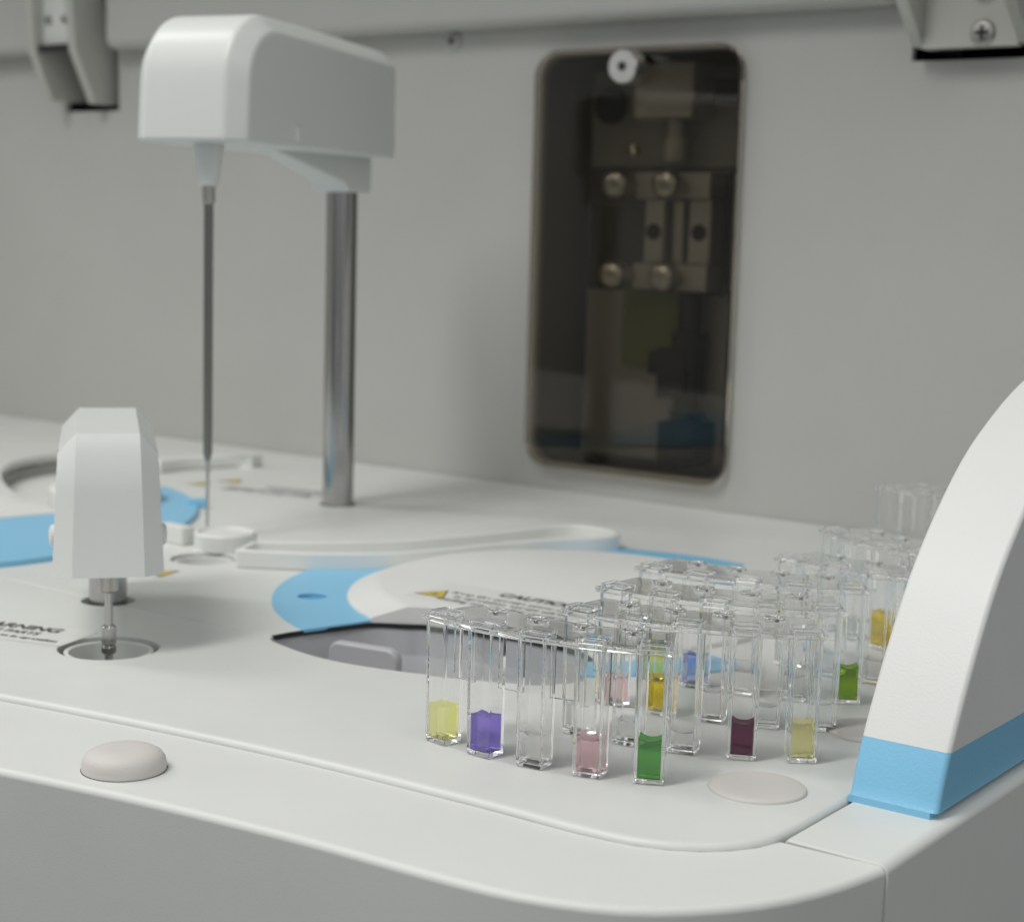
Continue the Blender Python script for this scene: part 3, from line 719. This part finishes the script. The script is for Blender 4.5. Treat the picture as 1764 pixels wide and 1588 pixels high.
# mixing arm
sh = Vector(mix_c); pc = Vector(mixpole_c); fdir = (sh - pc).normalized(); LA = (sh - pc).length
rz = atan2(fdir.y, fdir.x) - pi / 2
t = thing('stirring_mixer', 'short white mixing arm with a knurled rod above the round front well', 'mixer arm', (*mixpole_c, 0), rz)
B, T = 0.0216, 0.0590
F_ = LA + 0.0115
path = [(F_, B), (F_ - 0.0004, B + 0.012), (F_ - 0.001, B + 0.0205)]
for k in range(1, 9):
    a = pi / 2 * k / 8 * 0.62; path.append((F_ - 0.001 - 0.0150 * (1 - cos(a)), B + 0.0205 + (T - B - 0.0205) * sin(a) / sin(pi / 2 * 0.62)))
path += [(F_ - 0.03, T + 0.0002), (0.000, T + 0.0002), (-0.012, T - 0.004), (-0.016, T - 0.012), (-0.0165, B)]
bm = arm_head(path, 0.0292, 0.0052, 3.2, B); bevel_sharp(bm, 18, 0.0011, 3)
obj('head_cover', bm, M['arm'], t, world=False, ang=50)
lat('pole', [(0, -0.02), (0.0057, -0.02), (0.0057, B + 0.002), (0, B + 0.002)], (0, 0, 0), M['steel'], t, 40, world=False)
def knurl(c, r, z0, z1, m, name, parent):
    bm = bmesh.new(); N = 44; rings = []
    for z, s in ((z0, 0.82), (z0 + 0.0005, 1), (z1 - 0.0005, 1), (z1, 0.82)):
        rings.append([(c[0] + r * s * (1 - 0.07 * (i % 2)) * cos(2 * pi * i / N), c[1] + r * s * (1 - 0.07 * (i % 2)) * sin(2 * pi * i / N), z) for i in range(N)])
    loft(bm, rings); return obj(name, bm, m, parent, world=False, ang=20)
knurl((0, LA), 0.0026, 0.0155, B + 0.001, M['nickel'], 'knurled_collar', t)
lat('rod', [(0, -0.012), (0.0011, -0.012), (0.0011, 0.0158), (0, 0.0158)], (0, LA, 0), M['steel'], t, 24, world=False)
knurl((0, LA), 0.00195, 0.0008, 0.0062, M['steel'], 'knurled_coupling', t)
knurl((0, LA), 0.00195, -0.0016, 0.0007, M['needle'], 'knurled_coupling', t)
for sgn in (-1, 1):
    lat('side_knob', [(0.0030, 0), (0.0030, sgn * 0.0008), (0.0022, sgn * 0.0014), (0, sgn * 0.0016)], (sgn * 0.0142, LA - 0.006, B + 0.0085), M['arm'], t, 28, 'X', world=False)

# ------------------------------------------------------------------ cuvette strips
RC, STEP = 0.0850, radians(9.1)                 # radius through the cells' front faces, angle between cells
CW, CD, WALL, CH = 0.0067, 0.0056, 0.00075, 0.0281
def rr_ring(cx, cy_, hx, hy, r, z, rot, n=3):
    out = []
    for x, y in rrect(-hx, -hy, hx, hy, r, n):
        out.append((cx + x * cos(rot) - y * sin(rot), cy_ + x * sin(rot) + y * cos(rot), z))
    return out
def cell_frame(i):
    a = STEP * i; r = RC - CD / 2
    return r * sin(a), RC - r * cos(a), a       # origin: middle of the strip's front
def cell_mesh(i):
    cx, cy_, a = cell_frame(i); bm = bmesh.new()
    R = lambda hx, hy, r, z: rr_ring(cx, cy_, hx, hy, r, z, a)
    b = CW / 2; c = CD / 2
    rings = [R(b - 0.00045, c - 0.00045, 0.0003, 0.00002), R(b - 0.00012, c - 0.00012, 0.00035, 0.00030), R(b - 0.0001, c - 0.0001, 0.00035, 0.0006), R(b + 0.0001, c + 0.0001, 0.00035, CH),
             R(b - WALL + 0.00015, c - WALL + 0.00015, 0.00025, CH), R(b - WALL, c - WALL, 0.00025, 0.0014), R(b - WALL - 0.0003, c - WALL - 0.0003, 0.00025, 0.0011)]
    loft(bm, rings, True, True)
    return bm
def liquid_mesh(i, level, dip):
    """Liquid filling the cell: its surface climbs the walls and corners."""
    cx, cy_, a = cell_frame(i); bm = bmesh.new()
    b = CW / 2 - WALL - 0.00002; c = CD / 2 - WALL - 0.00002; n = 7
    sq = [(-1 + 2 * k / n, -1) for k in range(n)] + [(1, -1 + 2 * k / n) for k in range(n)] + [(1 - 2 * k / n, 1) for k in range(n)] + [(-1, 1 - 2 * k / n) for k in range(n)]
    def R(s, z=None, k=0):
        out = []
        for u, v in sq:
            f = 1 - 0.035 * (abs(u) > 0.99 and abs(v) > 0.99)
            e = min(abs(u), abs(v))
            zz = z if z is not None else level - dip * (k + (1 - k) * 0.75 * (1 - e ** 2.2))
            x, y = u * b * s * f, v * c * s * f
            out.append((cx + x * cos(a) - y * sin(a), cy_ + x * sin(a) + y * cos(a), zz))
        return out
    rings = [R(0.97, 0.00113), R(0.997, 0.0012), R(0.998)]
    for s_, k in ((0.94, 0.35), (0.84, 0.62), (0.68, 0.84), (0.45, 0.96), (0.15, 1.0)): rings.append(R(s_, None, k))
    loft(bm, rings, True, True)
    return bm
def flange_mesh():
    half = STEP * 2 + radians(2.9); n = 24
    ro, ri = RC + 0.0009, RC - 0.0168
    P = lambda r, a: (r * sin(a), RC - r * cos(a))
    out = [P(ro, -half + 2 * half * k / n) for k in range(n + 1)] + [P(ri, half - 2 * half * k / n) for k in range(n + 1)]
    holes = []
    for i in range(-2, 3):
        cx, cy_, a = cell_frame(i)
        holes.append([(x, y) for x, y, z in rr_ring(cx, cy_, CW / 2 - WALL + 0.0002, CD / 2 - WALL + 0.0002, 0.0003, 0, a)])
    return plate_mesh(out, holes, CH + 0.0013, 0.00128, 0.00022, 2)
def web_mesh(i):
    a0, a1 = STEP * (i - 2), STEP * (i - 1); r = RC - CD / 2; bm = bmesh.new()
    p0 = Vector((r * sin(a0), RC - r * cos(a0))); p1 = Vector((r * sin(a1), RC - r * cos(a1)))
    q0 = p0 + Vector((cos(a0), sin(a0))) * (CW / 2 + 0.00014); q1 = p1 - Vector((cos(a1), sin(a1))) * (CW / 2 + 0.00014)
    n_ = Vector((-(q1 - q0).y, (q1 - q0).x)).normalized() * 0.00045
    ring = [q0 - n_, q1 - n_, q1 + n_, q0 + n_]
    loft(bm, [[(v.x, v.y, z) for v in ring] for z in (0.0158, CH - 0.00003)], True, True)
    return bm
def lip_mesh(i):
    cx, cy_, a = cell_frame(i); bm = bmesh.new()
    b, c, z0, z1 = CW / 2 - WALL + 0.0002, CD / 2 - WALL + 0.0002, CH + 0.00132, CH + 0.0021
    R = lambda d, z: rr_ring(cx, cy_, b + d, c + d, 0.0003 + d * 0.5, z, a)
    loft(bm, [R(0.0001, z0), R(0.0007, z0), R(0.0006, z1), R(0.00015, z1), R(0.0001, z0)], False, False)
    bmesh.ops.remove_doubles(bm, verts=bm.verts[:], dist=1e-7)
    return bm
cells0 = {}; web_me = {}; fl_me = None; boss_me = {}; lip_me = {}
def strip(label, x, y, rz, liquids):
    global fl_me
    t = thing('cuvette_strip', label, 'cuvette strip', (x, y, 0.00008), rz, 'clear plastic cuvette strips standing on the worktop')
    def put(name, me, m, parent):
        o = bpy.data.objects.new(name, me); COL.objects.link(o); o.parent = parent
        if not me.materials: me.materials.append(m)
        if not o.modifiers: o.modifiers.new('normals', 'WEIGHTED_NORMAL').keep_sharp = True
        return o
    def mk(name, bm):
        bmesh.ops.recalc_face_normals(bm, faces=bm.faces[:])
        me = bpy.data.meshes.new(name); bm.to_mesh(me); bm.free()
        for p in me.polygons: p.use_smooth = True
        me.set_sharp_from_angle(angle=radians(35)); return me
    if fl_me is None:
        fl_me = flange_mesh()
        for p in fl_me.polygons: p.use_smooth = True
        fl_me.set_sharp_from_angle(angle=radians(35))
        for i in range(-2, 3): cells0[i] = mk('cell', cell_mesh(i))
        for i in range(4):
            a = STEP * (i - 1.5); r = RC - 0.0132; bm = bmesh.new()
            lathe(bm, [(0, 0), (0.0026, 0), (0.0026, 0.0005), (0.0024, 0.0007), (0.0017, 0.0007), (0.0014, 0.0003), (0, 0.0003)], (r * sin(a), RC - r * cos(a), CH + 0.00132), 28); boss_me[i] = mk('boss', bm)
    for i in range(4):
        if i not in web_me: web_me[i] = mk('web', web_mesh(i))
        put('web', web_me[i], M['clear'], t)
    put('flange', fl_me, M['clear'], t)
    for i in range(4): put('boss', boss_me[i], M['clear'], t)
    for i in range(-2, 3):
        c = put('cell', cells0[i], M['clear'], t)
        if i not in lip_me: lip_me[i] = mk('rim', lip_mesh(i))
        put('rim', lip_me[i], M['clear'], c)
        lq = liquids[i + 2]
        if lq:
            nm, lev, dip = lq
            o = put('liquid', mk('liquid', liquid_mesh(i, lev, dip)), LQ[nm], c)
    return t
strip('frontmost clear cuvette strip holding yellow, violet, clear, pink and green liquids', -0.2082, 0.2924, radians(7.5),
      [('pale_yellow', 0.0090, 0.0002), ('violet', 0.0094, 0.0004), ('water', 0.0082, 0.0012), ('pink', 0.0090, 0.0012), ('green', 0.0102, 0.0012)])
strip('clear cuvette strip ending in dark purple and pale yellow liquids, second from the front', -0.1883, 0.3233, radians(18.0),
      [('water', 0.0079, 0.0010), ('water', 0.0066, 0.0012), ('water', 0.0058, 0.0012), ('purple', 0.0090, 0.0012), ('straw', 0.0092, 0.0004)])
strip('clear cuvette strip with amber liquid, standing just behind the purple one', -0.1962, 0.3493, radians(16),
      [('pink', 0.0080, 0.0008), ('orange', 0.0100, 0.0006), ('water', 0.0082, 0.001), ('water', 0.0060, 0.001), ('water', 0.0074, 0.001)])
strip('clear cuvette strip with leaf green liquid at its right end', -0.2030, 0.3768, radians(14.0),
      [('lime', 0.0080, 0.0008), ('blue', 0.0090, 0.0006), ('water', 0.0070, 0.001), ('water', 0.0070, 0.001), ('olive_green', 0.0100, 0.0012)])
strip('clear strip of empty-looking cuvettes just behind the leaf green one', -0.1822, 0.4097, radians(5),
      [('water', 0.0070, 0.001), ('water', 0.0070, 0.001), ('water', 0.0070, 0.001), ('water', 0.0075, 0.001), ('water', 0.0070, 0.001)])
strip('clear cuvette strip with bright amber liquids, turned away beside the side upright', -0.1990, 0.4480, radians(-22),
      [('water', 0.0070, 0.001), ('water', 0.0070, 0.001), ('orange', 0.0110, 0.0006), ('orange', 0.0110, 0.0006), ('orange', 0.0100, 0.0008)])
strip('farthest clear empty cuvette strip, standing alone near the back wall', -0.2205, 0.5585, radians(6), [None] * 5)
